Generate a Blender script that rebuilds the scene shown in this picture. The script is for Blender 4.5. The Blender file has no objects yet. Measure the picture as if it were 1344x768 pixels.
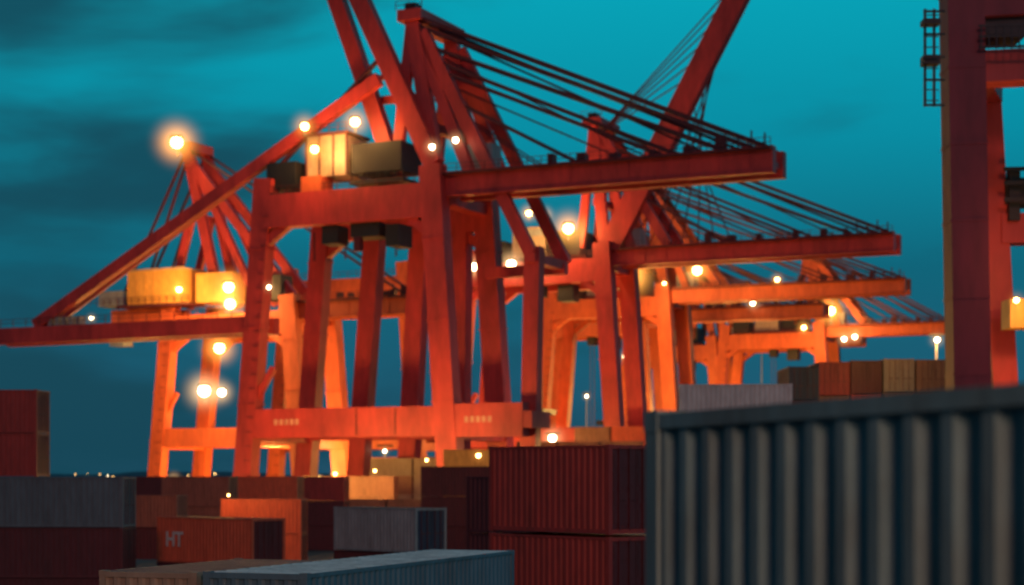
import bpy, math, random
from mathutils import Vector, Matrix
random.seed(7)
S=bpy.context.scene
COL=S.collection
# ---------------------------------------------------------------- camera
CH=7.8; F=2300.0
cam=bpy.data.cameras.new("camera"); co=bpy.data.objects.new("camera",cam); COL.objects.link(co)
co.location=(0,0,CH); co.rotation_euler=(math.radians(90),0,0)
cam.sensor_width=36; cam.lens=36*F/1344; cam.shift_y=(625-384)/1344
cam.clip_end=20000; cam.clip_start=0.1
cam.dof.use_dof=True; cam.dof.focus_distance=24; cam.dof.aperture_fstop=1.15
S.camera=co
S.view_settings.view_transform='Standard'; S.view_settings.look='None'
S.view_settings.exposure=0
def W(px,py,Y): return Vector(((px-672)/F*Y, Y, CH+(625-py)/F*Y))
# ---------------------------------------------------------------- materials
def newmat(n):
    m=bpy.data.materials.new(n); m.use_nodes=True
    nt=m.node_tree; return m,nt,nt.nodes["Principled BSDF"]
def paint(n,c,dirt=(0.03,0.02,0.015),amt=0.45,rough=0.5,scale=0.6,metal=0.0,streak=0.3):
    m,nt,b=newmat(n); N=nt.nodes; L=nt.links
    tc=N.new("ShaderNodeTexCoord")
    mp=N.new("ShaderNodeMapping"); mp.inputs['Scale'].default_value=(1,1,streak); L.new(tc.outputs['Object'],mp.inputs[0])
    no=N.new("ShaderNodeTexNoise"); no.inputs['Scale'].default_value=scale; no.inputs['Detail'].default_value=8; no.inputs['Roughness'].default_value=0.7
    L.new(mp.outputs[0],no.inputs[0])
    no2=N.new("ShaderNodeTexNoise"); no2.inputs['Scale'].default_value=scale*7; no2.inputs['Detail'].default_value=5
    L.new(mp.outputs[0],no2.inputs[0])
    r=N.new("ShaderNodeValToRGB"); r.color_ramp.elements[0].position=0.42; r.color_ramp.elements[1].position=0.75
    L.new(no.outputs[0],r.inputs[0])
    mu=N.new("ShaderNodeMath"); mu.operation='MULTIPLY'; mu.inputs[1].default_value=amt; L.new(r.outputs[0],mu.inputs[0])
    mx=N.new("ShaderNodeMix"); mx.data_type='RGBA'; mx.inputs[6].default_value=(*c,1); mx.inputs[7].default_value=(*dirt,1)
    L.new(mu.outputs[0],mx.inputs[0])
    hs=N.new("ShaderNodeHueSaturation"); L.new(mx.outputs[2],hs.inputs['Color'])
    mr=N.new("ShaderNodeMapRange"); mr.inputs[3].default_value=0.65; mr.inputs[4].default_value=1.35; L.new(no2.outputs[0],mr.inputs[0]); L.new(mr.outputs[0],hs.inputs['Value'])
    L.new(hs.outputs[0],b.inputs['Base Color'])
    mr2=N.new("ShaderNodeMapRange"); mr2.inputs[3].default_value=rough-0.12; mr2.inputs[4].default_value=rough+0.2; L.new(no.outputs[0],mr2.inputs[0]); L.new(mr2.outputs[0],b.inputs['Roughness'])
    b.inputs['Metallic'].default_value=metal
    bp=N.new("ShaderNodeBump"); bp.inputs['Strength'].default_value=0.15; bp.inputs['Distance'].default_value=0.02; L.new(no2.outputs[0],bp.inputs['Height']); L.new(bp.outputs[0],b.inputs['Normal'])
    return m
def emis(n,c,s):
    m,nt,b=newmat(n); b.inputs['Base Color'].default_value=(*c,1)
    b.inputs['Emission Color'].default_value=(*c,1); b.inputs['Emission Strength'].default_value=s; return m
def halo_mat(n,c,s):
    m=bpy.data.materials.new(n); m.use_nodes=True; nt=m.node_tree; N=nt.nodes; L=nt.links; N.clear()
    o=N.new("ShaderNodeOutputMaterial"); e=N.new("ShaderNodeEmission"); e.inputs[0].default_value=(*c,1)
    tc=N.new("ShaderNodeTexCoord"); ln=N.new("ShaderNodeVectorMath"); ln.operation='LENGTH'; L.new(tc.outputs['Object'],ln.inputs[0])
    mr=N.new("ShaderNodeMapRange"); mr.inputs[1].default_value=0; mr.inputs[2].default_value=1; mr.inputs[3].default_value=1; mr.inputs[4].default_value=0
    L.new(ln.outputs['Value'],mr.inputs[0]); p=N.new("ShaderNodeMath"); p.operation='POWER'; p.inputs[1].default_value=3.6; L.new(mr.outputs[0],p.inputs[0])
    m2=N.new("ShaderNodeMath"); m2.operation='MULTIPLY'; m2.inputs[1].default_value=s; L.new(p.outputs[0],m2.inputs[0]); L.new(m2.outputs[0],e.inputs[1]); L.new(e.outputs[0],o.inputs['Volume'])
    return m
RED=paint("crane_red",(0.52,0.046,0.042),dirt=(0.11,0.010,0.018),amt=0.75,scale=0.18)
RED_LIT=paint("crane_red_lit",(0.62,0.12,0.035),dirt=(0.22,0.03,0.02),amt=0.6,scale=0.18)  # crane red warmed to orange, lamp light put into the colour
RED_SHADE=paint("crane_red_shaded",(0.27,0.020,0.036),dirt=(0.08,0.01,0.015),amt=0.5,scale=0.2)  # darker copy of the crane red, shade put into the colour
CAB=paint("cable_dark_red",(0.09,0.013,0.02),amt=0.3)
DARK=paint("dark_machinery",(0.02,0.02,0.022),amt=0.3)
STEEL=paint("cabin_panels",(0.45,0.33,0.22),dirt=(0.12,0.06,0.03),amt=0.5,scale=0.5,rough=0.4)
GREYM=paint("light_grey_cabinet",(0.3,0.32,0.32),amt=0.3)
PLATE=paint("faded_lettering",(0.62,0.30,0.22),amt=0.6,scale=1.5)
LAMP=emis("lamp_glow_warm",(1.0,0.56,0.17),18); LAMPW=emis("lamp_glow_pale",(1.0,0.80,0.48),14)
HAL=halo_mat("painted_halo",(1.0,0.38,0.06),1.0)  # lamp glow painted as a self-lit volume ball, not real mist
HALW=halo_mat("painted_halo_pale",(1.0,0.58,0.25),0.7)
# ---------------------------------------------------------------- mesh builder
import bmesh
class MB:
    def __init__(s): s.v=[]; s.f=[]; s.m=[]; s.mats=[]
    def mi(s,m):
        if m not in s.mats: s.mats.append(m)
        return s.mats.index(m)
    def box8(s,c,m):
        i=len(s.v); s.v+=[tuple(x) for x in c]; k=s.mi(m)
        for f in ((0,3,2,1),(4,5,6,7),(0,1,5,4),(1,2,6,5),(2,3,7,6),(3,0,4,7)):
            s.f.append(tuple(i+j for j in f)); s.m.append(k)
    def box(s,a,b,m):
        x0,y0,z0=a; x1,y1,z1=b
        s.box8([(x0,y0,z0),(x1,y0,z0),(x1,y1,z0),(x0,y1,z0),(x0,y0,z1),(x1,y0,z1),(x1,y1,z1),(x0,y1,z1)],m)
    def beam(s,p,q,a,b,m,side=Vector((0,1,0)),a2=None,b2=None):
        p=Vector(p);q=Vector(q); d=(q-p).normalized()
        if abs(d.dot(side))>0.9: side=Vector((0,0,1))
        o=d.cross(side).normalized(); sd=o.cross(d).normalized()
        a2=a2 or a; b2=b2 or b; c=[]
        for P,A,B in ((p,a,b),(q,a2,b2)):
            for sx,sy in ((-1,-1),(1,-1),(1,1),(-1,1)): c.append(P+sd*sx*A/2+o*sy*B/2)
        s.box8(c,m)
    def quad(s,c,m):
        i=len(s.v); s.v+=[tuple(x) for x in c]; s.f.append((i,i+1,i+2,i+3)); s.m.append(s.mi(m))
    def mesh(s,name):
        me=bpy.data.meshes.new(name); me.from_pydata(s.v,[],s.f)
        for m in s.mats: me.materials.append(m)
        me.polygons.foreach_set("material_index",s.m); me.update()
        bm=bmesh.new(); bm.from_mesh(me); bmesh.ops.recalc_face_normals(bm,faces=bm.faces); bm.to_mesh(me); bm.free()
        return me
    def obj(s,name,parent=None):
        o=bpy.data.objects.new(name,s.mesh(name)); COL.objects.link(o)
        if parent: par(o,parent)
        return o
def par(o,p):
    o.parent=p; o.matrix_parent_inverse=p.matrix_basis.inverted()
def empty(name,loc):
    e=bpy.data.objects.new(name,None); e.location=loc; e.empty_display_size=1; COL.objects.link(e); return e
# lamps --------------------------------------------------------
def ico(n,sub,mat):
    me=bpy.data.meshes.new(n); bm=bmesh.new(); bmesh.ops.create_icosphere(bm,subdivisions=sub,radius=1); bm.to_mesh(me); bm.free(); me.materials.append(mat); return me
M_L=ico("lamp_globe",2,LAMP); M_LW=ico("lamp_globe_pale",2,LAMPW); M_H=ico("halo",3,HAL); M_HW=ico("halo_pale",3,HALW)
def hood(n):
    mb=MB(); mb.box8([(-1.1,-.6,.75),(1.1,-.6,.75),(1.1,1.1,.75),(-1.1,1.1,.75),(-.8,-.3,1.2),(.8,-.3,1.2),(.8,.9,1.2),(-.8,.9,1.2)],DARK)
    mb.box((-.12,.9,-2.2),(.12,1.1,.9),DARK); return mb.mesh(n)
M_HOOD=hood("lamp_hood")
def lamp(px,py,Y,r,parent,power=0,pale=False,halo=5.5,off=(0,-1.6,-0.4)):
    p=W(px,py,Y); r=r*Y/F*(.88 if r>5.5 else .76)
    for nm,me,k in (("lamp_bulb",M_LW if pale else M_L,r),("lamp_hood",M_HOOD,r),("lamp_halo",M_HW if pale else M_H,r*halo)):
        if nm=="lamp_halo" and not halo: continue
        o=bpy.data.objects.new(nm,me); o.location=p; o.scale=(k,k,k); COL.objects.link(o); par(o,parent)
    if power:
        l=bpy.data.lights.new("floodlight",'POINT'); l.energy=power; l.color=(1,0.48,0.13); l.shadow_soft_size=0.6
        o=bpy.data.objects.new("floodlight",l); o.location=p+Vector(off)*max(1,r*1.2); COL.objects.link(o); par(o,parent)
def fill_light(loc,power,parent,col=(1,0.50,0.11)):  # unseen light added to brighten cranes and containers, has no fitting of its own
    l=bpy.data.lights.new("added_fill_light",'POINT'); l.energy=power; l.color=col; l.shadow_soft_size=1.5
    o=bpy.data.objects.new("added_fill_light",l); o.location=loc; COL.objects.link(o); par(o,parent)
# ---------------------------------------------------------------- cranes
U=Vector((0.908,-0.419,0)); V=Vector((0.419,0.908,0))
class Crane:
    def __init__(s,X0,Y0,name="ship_to_shore_crane"):
        s.o=Vector((X0,Y0,0)); s.e=empty(name,s.o); s.frame=MB(); s.cab=MB(); s.mach=MB(); s.rail=MB()
    def P(s,a,w,z): return s.o+U*a+V*w+Vector((0,0,z))
    def b(s,p,q,a,b,m=None,a2=None,b2=None): s.frame.beam(s.P(*p),s.P(*q),a,b,m or s.mat,side=V,a2=a2,b2=b2)
    def cable(s,p,q,t=0.35): s.cab.beam(s.P(*p),s.P(*q),t,t,CAB,side=V)
    def boxm(s,a0,a1,w0,w1,z0,z1,m):
        c=[s.P(a,w,z) for z in (z0,z1) for a,w in ((a0,w0),(a1,w0),(a1,w1),(a0,w1))]; s.mach.box8(c,m)
    def handrail(s,a0,a1,w,z,step=2.0,m=None):
        n=max(1,int(abs(a1-a0)/step)); m=m or CAB
        for i in range(n+1):
            a=a0+(a1-a0)*i/n; s.rail.beam(s.P(a,w,z),s.P(a,w,z+1.15),.09,.09,m,side=V)
        for h in (.6,1.15): s.rail.beam(s.P(a0,w,z+h),s.P(a1,w,z+h),.08,.08,m,side=V)
    def finish(s):
        s.frame.obj("steel_frame",s.e)
        for mb,n in ((s.cab,"stay_cables"),(s.mach,"machinery_house"),(s.rail,"walkway_handrails")):
            if mb.v: mb.obj(n,s.e)
def generic(X0,Y0,zg=46.9,gauge=27,back=46,Wd=14,mat=RED,apex=(-4.6,69.9),fwd=0,lw=2.8,stays=True,flo=26000,fz=10,mast=True,det=True,house=True,fs=-12,fw=-24,brace=None):
    c=Crane(X0,Y0); c.mat=mat
    for w in (0,Wd):
        c.b((-gauge,w,zg+2.5),(-gauge-4,w,0.8),2.2,lw); c.b((-.8,w,zg+2.5),(2.5,w,0.8),2.4,lw+.3)
        c.b((-gauge-2.9,w,14.8),(1.7,w,14.8),1.8,3.4)
        c.b((-gauge+.3,w,zg-2.3),(-1.5,w,zg-2.3),1.9,4.2)
        c.b((-gauge-.6,w,zg-7),(-gauge+5,w,zg-3),1.2,1.2); c.b((-.5,w,zg-7),(-6,w,zg-3),1.2,1.2)
        for a in (-gauge-4,2.5): c.boxm(a-3.5,a+3.5,w-1,w+1,0.1,1.6,DARK)
        if w==0: c.b((-gauge-2.6,w,17),(-gauge+1.2,w,23),.8,.8)
        for t in (.2,.42,.64,.84):
            a=-gauge-4*t; z=(zg+2.5)*(1-t); c.b((a,w,z-.15),(a-.02,w,z+.15),2.45,lw+.25)
            a=-.8+3.3*t; c.b((a,w,z-.15),(a-.02,w,z+.15),2.65,lw+.55)
    for a,z in ((-gauge-3.0,13.5),(1.8,13.5),(-gauge+.1,zg-1.4),(-1,zg-1.4)):
        c.b((a,1,z),(a,Wd-1,z),1.6,2.2)
    for w in (1.2,5.8): c.b((.8,w,zg),(back,w,zg),1.5,3.3)
    for k in range(5): c.b((8+k*(back-9)/4,1.5,zg-.3),(8+k*(back-9)/4,5.5,zg-.3),.8,1.2)
    c.b((.8,-.1,zg+1.2),(back,-.1,zg+1.2),1.0,.18,CAB)
    for k in range(int(back/4)): c.b((3+k*4,.42,zg-1.5),(3+k*4,.42,zg+1.0),.06,.12)
    c.b((.8,.38,zg-1.66),(back+.1,.38,zg-1.66),.5,.14)
    if det: c.handrail(1,back,-.5,zg+1.3); c.handrail(-gauge,-1,-1.0,zg)
    if fwd:
        for w in (1.2,5.8): c.b((-gauge-.5,w,zg),(-gauge-fwd,w,zg),1.5,2.6)
    if mast:
        A,Z=apex; br=brace or (11,zg+1.6)
        for w in (1.5,Wd-3):
            c.b((A,w,Z),(-1,w,zg+2),1.3,2.0); c.b((A+1,w,Z-3),(4.2,w,zg+1),1.1,1.5); c.b((A+1.5,w,Z-2),(br[0],w,br[1]),1.1,1.7)
            c.b((A,w,Z),(A-2.6,w,zg+2),1.0,1.5)
        for z in (Z,Z-7,Z-14): c.b((A+.6,1,z),(A+.6,Wd-3,z),1.2,1.2)
        c.boxm(A-1.8,A+1.8,.3,Wd-2.2,Z-.5,Z+1.0,mat); c.handrail(A-2,A+2,.3,Z+1); c.boxm(A-1,A+.6,1,3,Z+1,Z+2,DARK)
        if stays:
            for w in (1.2,5.8):
                for f,dz in ((.98,0),(.94,-1.2),(.86,-3.4),(.72,-5),(.68,-6.2),(.42,-9)): c.cable((A+1,w,Z+dz),(back*f,w,zg+1.7),.40)
                for f,dz in ((.9,-.4),(.8,-1),(.63,-4),(.56,-7.5),(.3,-10)): c.cable((A+1,w+1,Z+dz),(back*f,w+1,zg+1.7),.2)
    if house:
        c.boxm(-gauge+8,-gauge+14.5,1,7,zg+.6,zg+6.3,STEEL); c.boxm(-gauge+8.2,-gauge+14.2,.9,1.02,zg+4.6,zg+5.9,GREYM)
        c.boxm(-gauge+15.5,-gauge+21.5,1,7,zg+.8,zg+5.2,DARK); c.boxm(-gauge+2,-gauge+6.5,0,5,zg+.2,zg+4,DARK)
        c.boxm(-gauge+8,-gauge+23,-.4,8,zg-.1,zg+.5,CAB)
        c.boxm(-gauge+12,-gauge+14,1,3.5,zg-6.5,zg-4.5,DARK); c.boxm(-gauge+17,-gauge+20,1,4,zg-7.5,zg-4.5,DARK)
        for a in (-gauge+12.5,-gauge+13.5): c.cable((a,2,zg-6.5),(a,2,20),.12)
        c.boxm(-gauge+11,-gauge+15,-1,5,19,20,DARK)
        c.boxm(1.5,5.5,2,5,zg+1.7,zg+5,GREYM)
    for k in range(6):
        a=back*(.35+.1*k)+random.uniform(-1,1); c.boxm(a,a+random.uniform(.6,1.6),.4,1.9,zg+1.6,zg+random.uniform(2.3,3.2),CAB)
    for k in range(4): a=back-1-k*1.7; c.boxm(a-.1,a+.1,.3,.5,zg+1.6,zg+3.2+.4*(k%2),CAB)
    for j in range(20): c.rail.beam(c.P(-gauge-3.2+.09*j*2,-1.4,6+j*2),c.P(-gauge-2.2+.09*j*2,-1.4,6+j*2),.1,.1,CAB)
    if flo: fill_light(c.P(fs,fw,fz),flo,c.e)
    return c
# --- crane A (nearest)
A=generic(-9.9,234.3,Wd=16,house=False,flo=24000,fs=-15,fz=8,fw=-21,brace=(13.0,37))
c=A
for top,bot in (((-18.6,43),(-22,1)),((-4.5,46),(-5,1)),((-11,43),(-13.5,1))):
    c.b((top[0],16.1,top[1]),(bot[0],16.1,bot[1]),2.2,2.7)
c.b((1.7,0,15.2),(12.9,0,15.2),2.2,4.4); c.b((-29.5,-.1,15.2),(2,-.1,15.2),1.9,3.9); c.b((12.2,-1,15.2),(12.2,5,15.2),2.2,4.0)
c.b((12.2,2.5,0.5),(13.0,2.5,38),1.8,2.2); c.b((2,11,36),(14,11,36),1.2,1.5); c.b((13,1,36.5),(13,12,36.5),1.2,1.5)
c.b((-27,-.12,44.7),(-1,-.12,44.7),2.2,4.6)
c.b((-.8,0.6,49.6),(-17.1,0.6,82.9),1.8,2.5); c.b((-9,3.6,51.4),(-21.1,3.6,83.4),1.8,2.2)
c.b((-6,5,60),(-14,5,60),1,1)
c.b((-9.5,1,62.0),(-68.5,1,30.5),1.2,1.7); c.b((-9.0,5,64.5),(-68.5,5,30.8),.5,.7); c.cable((-8,1,66),(-27,1,50),.5)
for w in (1,5): c.b((-28.5,w,29.2),(-77,w,29.0),1.5,2.4)
for k in range(8): c.b((-32-k*6,1.4,29),(-32-k*6,4.6,29),.6,.9)
c.handrail(-28,-77,.1,30.3,2.4)
for k in range(5): c.boxm(-60-k*1.3,-60.6-k*1.3,.5,2,30.3,31.6,GREYM)
c.boxm(-20.6,-14.2,.2,6,49.2,54.8,STEEL)
for a in (-20.7,-18.6,-16.4,-14.3): c.boxm(a,a+.25,.05,.3,49.2,54.9,CAB)
c.boxm(-21,-13.9,-.1,6.3,54.8,55.2,CAB)
c.boxm(-20.6,-17.4,-1.2,2,46.8,49.1,RED_LIT)
c.boxm(-13.3,-5.6,0,6,49.2,53.2,DARK); c.boxm(-13.3,-5.0,-.4,6,47.6,48.1,DARK)
c.handrail(-13,-5,-.4,48.2,1.2,DARK); c.handrail(-27,-21,-.6,47.2,1.2,DARK); c.handrail(-21,-14,-.1,55.2,1.4)
c.boxm(-27,-22.2,0,5,48.0,51.6,DARK); c.boxm(-27.3,-22,-1,5,46.6,47.2,DARK)
c.boxm(-18,-15.5,0,3,39.8,42.3,DARK); c.boxm(-13.5,-9,0,4,40.5,42.4,DARK); c.boxm(-8,-6,0,4,39,42,DARK); c.boxm(-13,-12,0,1,38.6,40.5,CAB)
for a in (-21,-16,-8): c.cable((a,3,42),(a,3,38),.2)
c.boxm(2.5,7,2,5,48.6,52.2,GREYM)
for a0 in (-25,4.5):
    for k in range(5): c.boxm(a0+k*.85,a0+.55+k*.85,-1.16,-1.12,14.9,15.7,PLATE)
for a in (-12,-6): c.boxm(a,a+.15,-1.15,-1.1,13.4,17,CAB)
for px,py,Y,r,pw,pl in ((400,166,239,6,900,0),(466,160,238,7,2500,0),(413,196,239.5,6,2500,0),(567,193,232,5,0,1),(598,184,232,5,0,1),(353,377,240,3.5,0,1)):
    lamp(px,py,Y,r,c.e,pw,bool(pl))
c.finish()
# --- crane B
B=generic(16.9,312,back=51,Wd=12,apex=(-3.1,71),flo=28000,fs=-12,fw=-26,fz=8); c=B
c.b((.2,1,48.5),(28.5,1,99),2.2,4.0)
for k in range(6): c.cable((-2,1.2,69),(18+2.1*k,1,79+3.8*k),.2)
for k in range(7): c.cable((25-2*k,3,93-3.6*k),(4+3*k,3,49),.2)
for px,py,r,pw,pl in ((622,350,6,1500,1),(671,347,7,2000,1),(746,300,8,3500,0),(715,283,5,1200,0),(694,280,5,2000,0)):
    lamp(px,py,313,r,c.e,pw,bool(pl))
c.finish()
Fc=generic(-20,340,back=32,Wd=12,mat=RED_LIT,apex=(-6,66),flo=30000,fw=-30,mast=False,house=False); Fc.finish()
Cc=generic(33.4,378.5,back=51.3,Wd=12,mat=RED_LIT,apex=(-5,71),flo=52000,fz=22,fw=-32,fs=4)
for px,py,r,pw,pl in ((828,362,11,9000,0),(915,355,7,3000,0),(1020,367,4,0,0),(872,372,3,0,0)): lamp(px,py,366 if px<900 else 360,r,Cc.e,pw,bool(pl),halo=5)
Cc.finish()
C2=generic(31.9,429,back=45,Wd=12,mat=RED_LIT,flo=52000,fz=20,fw=-32)
for px,py,r in ((988,398,4),(835,550,4),(820,468,3)): lamp(px,py,415,r,C2.e,0,True)
C2.finish()
D=generic(83.5,472,back=34,Wd=14,mat=RED_LIT,flo=60000,fz=22,fw=-32)
for px,py,r,pw,pl in ((1090,408,7,9000,0),(1108,445,4,0,1),(1122,442,4,0,1),(1079,410,4,0,0),(1055,430,4,5000,0)): lamp(px,py,462,r,D.e,pw,bool(pl))
D.finish()
E=generic(60,520,back=44,Wd=14,mat=RED_LIT,flo=60000,fz=22,fw=-32,det=False); E.finish()
# --- crane L (left)
Lc=generic(-38.7,310,zg=37.4,gauge=26,back=26,Wd=14,mat=RED_LIT,fwd=14,mast=False,house=False,flo=19000,fs=-16,fw=-22); c=Lc
Z=68.3;a=-23.5
for w in (1,7):
    c.b((a,w,Z),(-16,w,39),1.2,1.8,RED); c.b((a+1,w,Z-3),(0,w,39),1.1,1.6,RED); c.b((a+.4,w,Z-1),(-8,w,39),1.0,1.3,RED); c.b((a+1.5,w,56),(a-3.5,w,39),1,1.3,RED)
    c.cable((a,w,Z-1),(-39,w,39),.4); c.cable((a,w,Z-3),(-34,w,39),.4); c.cable((a+1,w,Z-1),(22,w,39),.4)
c.boxm(a-1.5,a+1.5,.5,7.5,Z-1,Z+.6,RED); c.b((a+2,1,58),(a+2,7,58),1,1)
YELL=paint("yellow_housing",(0.70,0.36,0.07),dirt=(0.3,0.12,0.03),amt=.4,scale=.4)
c.boxm(-33.5,-21.5,-3,4,39.2,45.2,YELL)
for k in range(7): c.boxm(-33.6+k*2,-33.5+k*2,-3.08,-2.99,39.2,45.3,YELL)
c.boxm(-33.8,-21.2,-3.2,4.2,45.2,45.6,STEEL)
c.boxm(-20,-12,-1,4,39.2,44.5,YELL); c.boxm(-41,-35,-2,3,39.2,42,GREYM); c.boxm(-40,-37,0,3,32,35.5,GREYM); c.boxm(-7,-2,-1,3,39.2,43.5,DARK)
c.handrail(-42,-20,-3.3,39.3,1.5); c.boxm(-36,-20,-3.2,2,38.7,39.15,CAB)
for px,py,r,pw,pl in ((232,187,9,4000,0),(235,380,5,7000,0),(300,377,8,5500,0),(302,399,8,4500,0),(288,457,8,4000,0),(268,513,9,2500,1),(291,515,6,0,1),(120,418,3,0,1),(228,628,4,0,1),(368,385,3,0,1)):
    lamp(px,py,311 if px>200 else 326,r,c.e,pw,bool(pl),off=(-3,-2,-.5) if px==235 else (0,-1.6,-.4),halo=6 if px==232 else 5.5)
c.finish()
# --- crane R (right edge, nearer)
R=Crane(27,100); R.mat=RED; c=R; mb=c.frame
def PX(px,py,Y=100): return W(px,py,Y)
mb.beam(PX(1260,-120),PX(1279,980),2.0,2.1,RED_SHADE)
for t in range(7): mb.beam(PX(1261.6+t*1.7,-10+100*t),PX(1261.7+t*1.7,-6+100*t),2.06,2.16,RED_SHADE)
mb.beam(PX(1292,100,113),PX(1345,1000,113),1.5,1.6,RED)
mb.beam(PX(1280,92,101),PX(1620,76,101),2,1.8,RED); mb.beam(PX(1250,6,100.5),PX(1620,-14,100.5),2,2.0,RED_SHADE)
mb.beam(PX(1310,302,113),PX(1620,296,113),1.8,1.9,RED); mb.beam(PX(1600,-120,101),PX(1640,980,101),2.3,2.4,RED_SHADE)
mb.beam(PX(1262,60,100),PX(1300,120,112),1.5,1.5,RED_SHADE)
for z in (15,45,75,105,138): c.rail.beam(PX(1212,z,99),PX(1240,z,99),.12,.12,DARK)
for x in (1214,1226): c.rail.beam(PX(x,12,99),PX(x,140,99),.14,.14,DARK)
for k in range(9): c.rail.beam(PX(1212,20+14*k,98.2),PX(1232,20+14*k,98.2),.06,.06,DARK)
c.rail.beam(PX(1210,80,98.8),PX(1232,80,98.8),.9,.5,DARK); c.rail.beam(PX(1210,30,98.8),PX(1232,30,98.8),.9,.3,DARK)
for k in range(12): c.rail.beam(PX(1288+k*10,64,98.6),PX(1288+k*10,34,98.6),.07,.07,DARK)
for y in (34,48,62): c.rail.beam(PX(1285,y,98.6),PX(1420,y-3,98.6),.1,.12,DARK)
for y in (222,240,262): c.rail.beam(PX(1318,y,111),PX(1440,y-2,111),.12,.25,DARK)
mb.beam(PX(1330,222,112),PX(1330,290,112),.7,.7,DARK)
c.mach.box(tuple(PX(1320,268,112)),tuple(PX(1400,240,114)),DARK)
c.mach.box(tuple(PX(1290,45,100)),tuple(PX(1330,15,103)),DARK); c.mach.box(tuple(PX(1326,430,108)),tuple(PX(1380,396,110)),YELL)
lamp(1334,394,107,5,c.e,500)
lamp(1400,330,100,5,c.e,1200)
fill_light(W(1310,560,106),1200,c.e)
c.finish()
# ---------------------------------------------------------------- containers
def cont_mesh(name,L,H,side,roof=None,door=None,Wd=2.44,cd=.044):
    roof=roof or side; door=door or side; mb=MB()
    pitch=.278
    def corr(p0,dx,n,length,z0,z1):
        n_r=int(length/pitch); pt=length/n_r; pts=[]
        for i in range(n_r):
            for f,dd in ((0,0),(.30,0),(.48,1),(.82,1)): pts.append((pt*(i+f),cd*dd))
        pts.append((length,0)); p0=Vector(p0);dx=Vector(dx);n=Vector(n)
        for (a,e),(b,g) in zip(pts,pts[1:]):
            A_=p0+dx*a+n*e; B_=p0+dx*b+n*g
            mb.quad([(A_.x,A_.y,z0),(B_.x,B_.y,z0),(B_.x,B_.y,z1),(A_.x,A_.y,z1)],side)
    zb,zt=.17,H-.10
    corr((-L+.14,.02,0),(1,0,0),(0,1,0),L-.28,zb,zt)
    corr((-L+.14,Wd-.02,0),(1,0,0),(0,-1,0),L-.28,zb,zt)
    corr((-L+.03,.14,0),(0,1,0),(1,0,0),Wd-.28,zb,zt)
    for x in (-L,-.16):
        for y in (0,Wd-.15): mb.box((x,y,.12),(x+.16,y+.15,H-.12),side)
    for y in (.002,Wd-.072):
        mb.box((-L+.16,y,.03),(-.16,y+.07,.17),side); mb.box((-L+.16,y,H-.10),(-.16,y+.07,H-.02),side)
    for x in (-L+.002,-.082):
        mb.box((x,.15,.03),(x+.08,Wd-.15,.17),side); mb.box((x,.15,H-.14),(x+.08,Wd-.15,H-.02),side)
    for x in (-L-.006,-.172):
        for y in (-.006,Wd-.174):
            for z in (0,H-.118): mb.box((x,y,z),(x+.178,y+.18,z+.118),side)
    n=int(L/.5)
    for i in range(n):
        x0=-L+.05+(L-.1)*i/n; x1=-L+.05+(L-.1)*(i+.55)/n; x2=-L+.05+(L-.1)*(i+1)/n
        mb.quad([(x0,.05,H-.03),(x1,.05,H-.03),(x1,Wd-.05,H-.03),(x0,Wd-.05,H-.03)],roof)
        mb.quad([(x1,.05,H-.03),(x1+.04,.05,H-.015),(x1+.04,Wd-.05,H-.015),(x1,Wd-.05,H-.03)],roof)
        mb.quad([(x1+.04,.05,H-.015),(x2,.05,H-.015),(x2,Wd-.05,H-.015),(x1+.04,Wd-.05,H-.015)],roof)
    for y0,y1 in ((.16,Wd/2-.01),(Wd/2+.01,Wd-.16)):
        mb.box((-.10,y0,.18),(-.04,y1,H-.15),door)
        for k in range(4): mb.box((-.04,y0+.08,.35+k*(H-.5)/4),(-.025,y1-.08,.35+k*(H-.5)/4+(H-.5)/4-.15),door)
        for f in (.28,.72):
            yy=y0+(y1-y0)*f; mb.box((-.024,yy-.02,.12),(.016,yy+.02,H-.1),MAR); mb.box((-.02,yy-.02,1.1),(.02,yy+.3,1.15),MAR)
    mb.box((-L+.1,.1,.05),(-.1,Wd-.1,.15),DARK)
    return mb.mesh(name)
CACHE={}
def container(x,y,z,rot,L,H,side,roof=None,parent=None,name="shipping_container",door=None):
    k=(L,H,side.name,roof.name if roof else "",door.name if door else "")
    if k not in CACHE: CACHE[k]=cont_mesh("container_body",L,H,side,roof,door)
    o=bpy.data.objects.new(name if not parent else "container",CACHE[k]); o.location=(x,y,z); o.rotation_euler=(0,0,math.radians(rot)); COL.objects.link(o)
    if parent: par(o,parent)
    return o
SL=paint("slate_blue_paint",(0.085,0.15,0.19),dirt=(0.055,0.05,0.048),amt=.75,scale=1.3,rough=.5)
BLUEG=paint("blue_grey_paint",(0.09,0.18,0.23),dirt=(0.07,0.05,0.04),amt=.6)
ROOF=paint("weathered_roof",(0.80,0.72,0.66),dirt=(0.35,0.27,0.24),amt=.7,scale=.9,rough=.7,streak=1)
DRED=paint("dark_red_paint",(0.42,0.04,0.028),dirt=(0.08,0.02,0.015),amt=.6)
ORED=paint("orange_red_paint",(0.72,0.12,0.045),dirt=(0.25,0.03,0.02),amt=.4)
MAR=paint("maroon_paint",(0.13,0.018,0.02),amt=.5)
GREY=paint("grey_paint",(0.30,0.32,0.31),dirt=(0.08,0.065,0.06),amt=.5)
DGREY=paint("dark_grey_paint",(0.12,0.15,0.16),dirt=(0.05,0.045,0.04),amt=.5)
NAVY=paint("navy_paint",(0.03,0.045,0.08),amt=.4)
CREAM=paint("cream_paint",(0.36,0.25,0.17),dirt=(0.2,0.1,0.06),amt=.5)
TAN=paint("tan_paint",(0.30,0.13,0.07),amt=.5); WHT=paint("white_paint",(0.7,0.64,0.56),dirt=(0.3,0.22,0.18),amt=.4)
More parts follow.
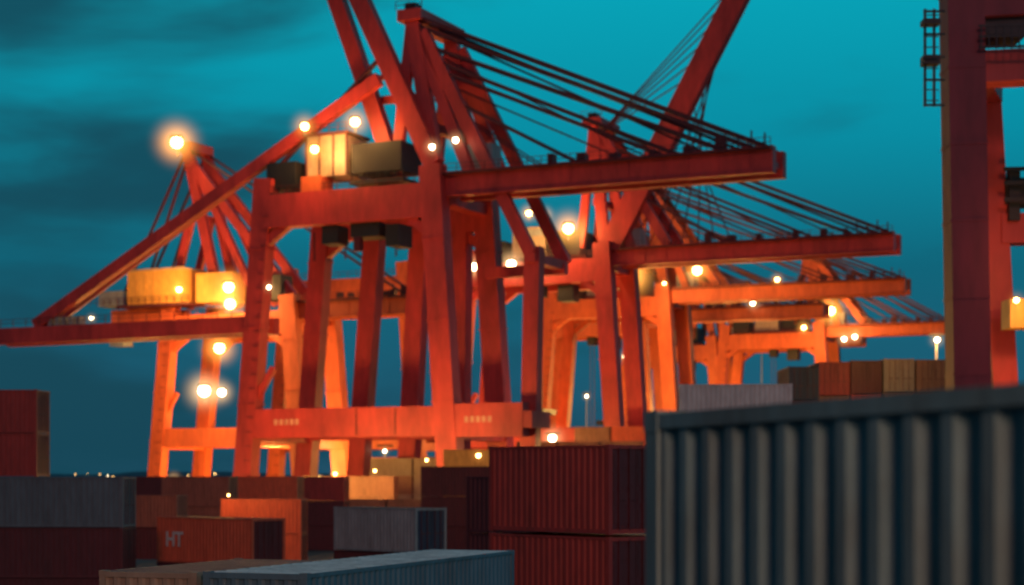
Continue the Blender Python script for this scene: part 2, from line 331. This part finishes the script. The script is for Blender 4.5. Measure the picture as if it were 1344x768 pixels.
BRN=paint("brown_paint",(0.34,0.10,0.06),amt=.5)
for z,H,m in ((0,2.59,MAR),(2.61,2.59,GREY),(5.26,2.9,SL)): container(4.57,-1.83,z,-71.7,12.19,H,m)
container(.06,47.4,0,69.5,12.19,2.9,DRED); container(.06,47.4,2.9,69.5,12.19,2.9,BLUEG,ROOF)
dx,dy=math.cos(math.radians(69.5)),math.sin(math.radians(69.5))
for z,m,r in ((0,MAR,None),(2.87,CREAM,BRN)): container(-6.75+dx*6.06,37.5+dy*6.06,z,69.5,6.06,2.87,m,r)
container(-14.1,95,0,-40,8.1,2.9,MAR); k=container(-14.1,95,2.9,-40,8.1,2.59,ORED,door=MAR)
fc=bpy.data.curves.new("lettering",'FONT'); fc.body="HT"; fc.size=1.15; fc.extrude=.01; fc.offset=.03; fc.materials.append(WHT)
fo=bpy.data.objects.new("lettering",fc); COL.objects.link(fo); fo.parent=k; fo.location=(-7.3,-.02,.95); fo.rotation_euler=(math.radians(90),0,0)
container(-5.5,100,0,-44,7.2,3.36,MAR); container(-5.5,100,3.38,-44,7.2,2.59,GREY,door=NAVY)
for z,m in ((0,DRED),(2.95,DRED),(5.92,DRED)): container(3.1,56,z,-50,6.06,2.9,m,door=MAR)
for z in (0,2.6,5.2): container(2.2,76,z,-45,6.06,2.59,MAR)
for z,m in ((0,MAR),(2.59,MAR),(5.18,DGREY)): container(-19.75,89,z,-3,12.19,2.59,m)
for z,m in ((0,MAR),(2.59,ORED),(5.18,MAR),(7.77,DRED),(10.36,DRED)): container(-28.2,104,z,-3,12.19,2.59,m)
def stack(px,topY_px,Y,n,rot,mats,L=6.06,H=2.59,levels=None):
    top=W(px,topY_px,Y); lv=levels or max(1,round(top.z/H)); z0=top.z-lv*H
    e=empty("stacked_containers",(top.x,Y,0))
    for i in range(n):
        for j in range(lv):
            r=math.radians(rot); x=top.x+i*(L+.3)*math.cos(r); y=Y+i*(L+.3)*math.sin(r)
            container(x,y,max(0,z0)+j*H,rot,L,H,random.choice(mats),parent=e)
    return e
stack(300,640,150,1,-10,[MAR,BRN,DRED]); stack(232,650,140,1,-10,[BRN,MAR]); e1=stack(390,640,160,1,-8,[ORED]); stack(300,628,185,2,-8,[MAR,DRED],L=12.19)
stack(395,655,130,1,-5,[ORED,DRED])
e2=stack(455,625,230,2,-12,[CREAM,TAN,TAN]); stack(540,606,250,3,-12,[CREAM,TAN]); stack(610,600,270,2,-12,[CREAM,TAN]); e3=stack(643,612,150,1,-10,[DRED,MAR])
stack(650,590,200,1,-10,[YELL,TAN])
stack(505,655,200,3,-12,[TAN,DRED,MAR]); stack(730,590,260,3,-12,[ORED,TAN,MAR])
stack(800,560,300,6,-12,[ORED,TAN,MAR])
stack(210,645,260,3,-10,[CREAM,TAN]); stack(520,600,330,4,-12,[CREAM,TAN,BRN]); stack(880,575,360,5,-12,[CREAM,TAN,ORED])
for px,py,Y,r,pw,e_ in ((300,650,130,2,700,e1),(440,622,222,3,2500,e2),(492,618,215,2.5,2500,e2),(560,604,225,2.5,3500,e2),(628,598,190,4,1800,e2),(700,560,330,3,3000,e2),(760,596,245,3,3000,e3),(470,596,320,2.5,5000,e2),(845,520,340,3,6000,e3),(190,640,250,2.5,3000,e2),(890,540,380,2.5,0,e3)):
    lamp(px,py,Y,r,e_,pw,False,off=(0,-4,1))
e=empty("stacked_containers",(28,140,0))
for i,(px,tp,m) in enumerate(((1035,480,NAVY),(1075,474,DRED),(1117,472,MAR),(1160,470,CREAM),(1203,471,TAN))):
    p=W(px,tp,140)
    for j in range(6): container(p.x,140,p.z-2.75*(j+1),-90,6.06,2.7,m if j==0 else random.choice([MAR,DRED,TAN]),parent=e)
fill_light(W(1180,440,132),900,e)
for j in range(5): container(W(1040,503,100).x,100,13.1-2.62*(j+1),-4,6.4,2.6,WHT if j==4 or j==0 else MAR)
# ---------------------------------------------------------------- light masts
def mast(px,py,Y,r=4,power=0,heads=1):
    p=W(px,py,Y); e=empty("added_light_mast",(p.x,Y,0)); mb=MB()
    mb.beam((p.x,Y+.6,0),(p.x,Y+.6,p.z+.8),.5,.5,GREYM,a2=.25,b2=.25); mb.beam((p.x-1.2,Y+.4,p.z+.8),(p.x+1.2,Y+.4,p.z+.8),.3,.3,DARK); mb.obj("mast_pole",e)
    for h in range(heads): lamp(px+h*10,py,Y,r,e,power,True)
mast(1230,446,280,4.5,2500); mast(505,592,260,3); mast(725,575,300,6); mast(642,519,380,5); mast(580,560,420,2.5); mast(905,470,500,2.5); mast(770,520,480,2.5); mast(1205,495,300,3); mast(1000,455,520,2.5)
# unseen light mast added behind the viewpoint: lights the nearest containers
e=empty("added_light_mast",(3.6,-10,0)); mb=MB()
mb.beam((3.6,-10.8,0),(3.6,-10.8,13),.4,.4,GREYM,a2=.2,b2=.2); mb.box((3.1,-11,12.4),(4.1,-10.5,12.8),DARK); mb.obj("mast_pole",e)
o=bpy.data.objects.new("lamp_bulb",M_L); o.location=(3.6,-10.4,12.2); o.scale=(.2,.2,.2); COL.objects.link(o); par(o,e)
fill_light(Vector((3.6,-10,12)),10000,e,col=(1,.56,.32))
# ---------------------------------------------------------------- ground, water, hills
def sheet(name,pts,z,mat):
    me=bpy.data.meshes.new(name); me.from_pydata([(x,y,z) for x,y in pts],[],[tuple(range(len(pts)))]); me.materials.append(mat)
    o=bpy.data.objects.new(name,me); COL.objects.link(o); return o
ASP=paint("yard_asphalt",(0.05,0.05,0.05),amt=.4,rough=.7,scale=.2)
poly=[(-110,-60),(400,-60),(400,900),(60,900),(-60,560),(-110,380)]
g=sheet("container_yard_ground",poly,0,ASP)
qw=MB()
for a,b in zip(poly,poly[1:]+poly[:1]): qw.quad([(a[0],a[1],-4),(b[0],b[1],-4),(b[0],b[1],-.002),(a[0],a[1],-.002)],GREYM)
qw.obj("quay_wall")
PAINTL=paint("yellow_line",(0.6,0.45,0.08),amt=.5)
for i in range(6):
    o=sheet("yard_lane_marking",[(-60+i*22,110),(-59.8+i*22,110),(-25+i*22,200),(-25.2+i*22,200)],.006,PAINTL)
wm,nt,b=newmat("water"); b.inputs['Base Color'].default_value=(.01,.035,.05,1); b.inputs['Roughness'].default_value=.18
no=nt.nodes.new("ShaderNodeTexNoise"); no.inputs['Scale'].default_value=.25; no.inputs['Detail'].default_value=6; tc=nt.nodes.new("ShaderNodeTexCoord"); nt.links.new(tc.outputs['Object'],no.inputs[0])
bp=nt.nodes.new("ShaderNodeBump"); bp.inputs['Strength'].default_value=.5; nt.links.new(no.outputs[0],bp.inputs['Height']); nt.links.new(bp.outputs[0],b.inputs['Normal'])
sheet("water",[(-9000,-500),(9000,-500),(9000,9000),(-9000,9000)],-3.2,wm)
HM=paint("distant_land",(0.035,0.085,0.12),amt=.3,scale=.01)
hm=MB(); xs=[-3500+i*70 for i in range(100)]; hs=[8+12*abs(math.sin(i*.37))*abs(math.sin(i*.11+1))+random.uniform(0,6) for i in range(100)]
for i in range(99):
    x0,x1=xs[i],xs[i+1]; hm.quad([(x0,4500,-3.5),(x1,4500,-3.5),(x1,4550,hs[i+1]),(x0,4550,hs[i])],HM)
    hm.quad([(x0,4550,hs[i]),(x1,4550,hs[i+1]),(x1,4900,-3.5),(x0,4900,-3.5)],HM)
ho=hm.obj("distant_hills")
for k in range(50):
    o=bpy.data.objects.new("shore_light",M_L if k%3 else M_LW); x=random.uniform(-1350,900); o.location=(x,4470,random.uniform(3,14)); r_=random.uniform(.4,1.1); o.scale=(r_,r_,r_); COL.objects.link(o); par(o,ho)
# ---------------------------------------------------------------- sky
w=bpy.data.worlds.new("World"); S.world=w; w.use_nodes=True; nt=w.node_tree; N=nt.nodes; L=nt.links; N.clear()
out=N.new("ShaderNodeOutputWorld"); bg=N.new("ShaderNodeBackground"); L.new(bg.outputs[0],out.inputs[0])
tc=N.new("ShaderNodeTexCoord"); sp=N.new("ShaderNodeSeparateXYZ"); L.new(tc.outputs['Generated'],sp.inputs[0])
mr=N.new("ShaderNodeMapRange"); mr.inputs[1].default_value=-0.02; mr.inputs[2].default_value=.5; L.new(sp.outputs['Z'],mr.inputs[0])
cr=N.new("ShaderNodeValToRGB"); L.new(mr.outputs[0],cr.inputs[0]); el=cr.color_ramp.elements
el[0].position=0; el[0].color=(.026,.078,.13,1); el[1].position=1; el[1].color=(.002,.15,.23,1)
for p,cc in ((.08,(.012,.085,.15,1)),(.26,(.003,.125,.19,1)),(.40,(.001,.26,.36,1)),(.55,(.001,.36,.47,1))):
    x=el.new(p); x.color=cc
mp=N.new("ShaderNodeMapping"); mp.inputs['Scale'].default_value=(1.2,1.2,4.2); mp.inputs['Rotation'].default_value=(0,math.radians(-12),0); mp.inputs['Location'].default_value=(2.3,.4,1.1); L.new(tc.outputs['Generated'],mp.inputs[0])
cn=N.new("ShaderNodeTexNoise"); cn.inputs['Scale'].default_value=3.4; cn.inputs['Detail'].default_value=5; cn.inputs['Roughness'].default_value=.5; cn.inputs['Distortion'].default_value=.3; L.new(mp.outputs[0],cn.inputs[0])
def mrng(src,a,b,c_,d_):
    n=N.new("ShaderNodeMapRange"); n.inputs[1].default_value=a; n.inputs[2].default_value=b; n.inputs[3].default_value=c_; n.inputs[4].default_value=d_; L.new(src,n.inputs[0]); return n.outputs[0]
def mth(op,a,b):
    n=N.new("ShaderNodeMath"); n.operation=op
    L.new(a,n.inputs[0]); L.new(b,n.inputs[1]); return n.outputs[0]
xm=mrng(sp.outputs['X'],-.30,-.06,.12,-.06)
bank=mth('MULTIPLY',mrng(sp.outputs['X'],-.27,-.08,1,0),mrng(sp.outputs['Z'],.16,.25,0,.20))
ad=mth('ADD',mth('ADD',cn.outputs[0],xm),bank)
c2=N.new("ShaderNodeMapRange"); c2.interpolation_type='SMOOTHSTEP'; c2.inputs[1].default_value=.41; c2.inputs[2].default_value=.72; c2.inputs[3].default_value=0; c2.inputs[4].default_value=.92; L.new(ad,c2.inputs[0])
mx=N.new("ShaderNodeMix"); mx.data_type='RGBA'; L.new(c2.outputs[0],mx.inputs[0]); L.new(cr.outputs[0],mx.inputs[6]); mx.inputs[7].default_value=(.006,.058,.09,1)
sk=N.new("ShaderNodeTexSky"); sk.sky_type='NISHITA'; sk.sun_disc=False; sk.sun_elevation=math.radians(4); sk.sun_rotation=math.radians(177)
sc=N.new("ShaderNodeMix"); sc.data_type='RGBA'; sc.blend_type='ADD'; sc.inputs[0].default_value=.0008; L.new(mx.outputs[2],sc.inputs[6]); L.new(sk.outputs[0],sc.inputs[7])
L.new(sc.outputs[2],bg.inputs[0]); bg.inputs[1].default_value=1.0
sun=bpy.data.lights.new("sun",'SUN'); sun.energy=.36; sun.color=(1,.28,.24); sun.angle=math.radians(5)
so=bpy.data.objects.new("sun",sun); COL.objects.link(so)
az=math.radians(177); elv=math.radians(21)
d=Vector((math.sin(az)*math.cos(elv),math.cos(az)*math.cos(elv),math.sin(elv))); so.rotation_euler=d.to_track_quat('Z','Y').to_euler()
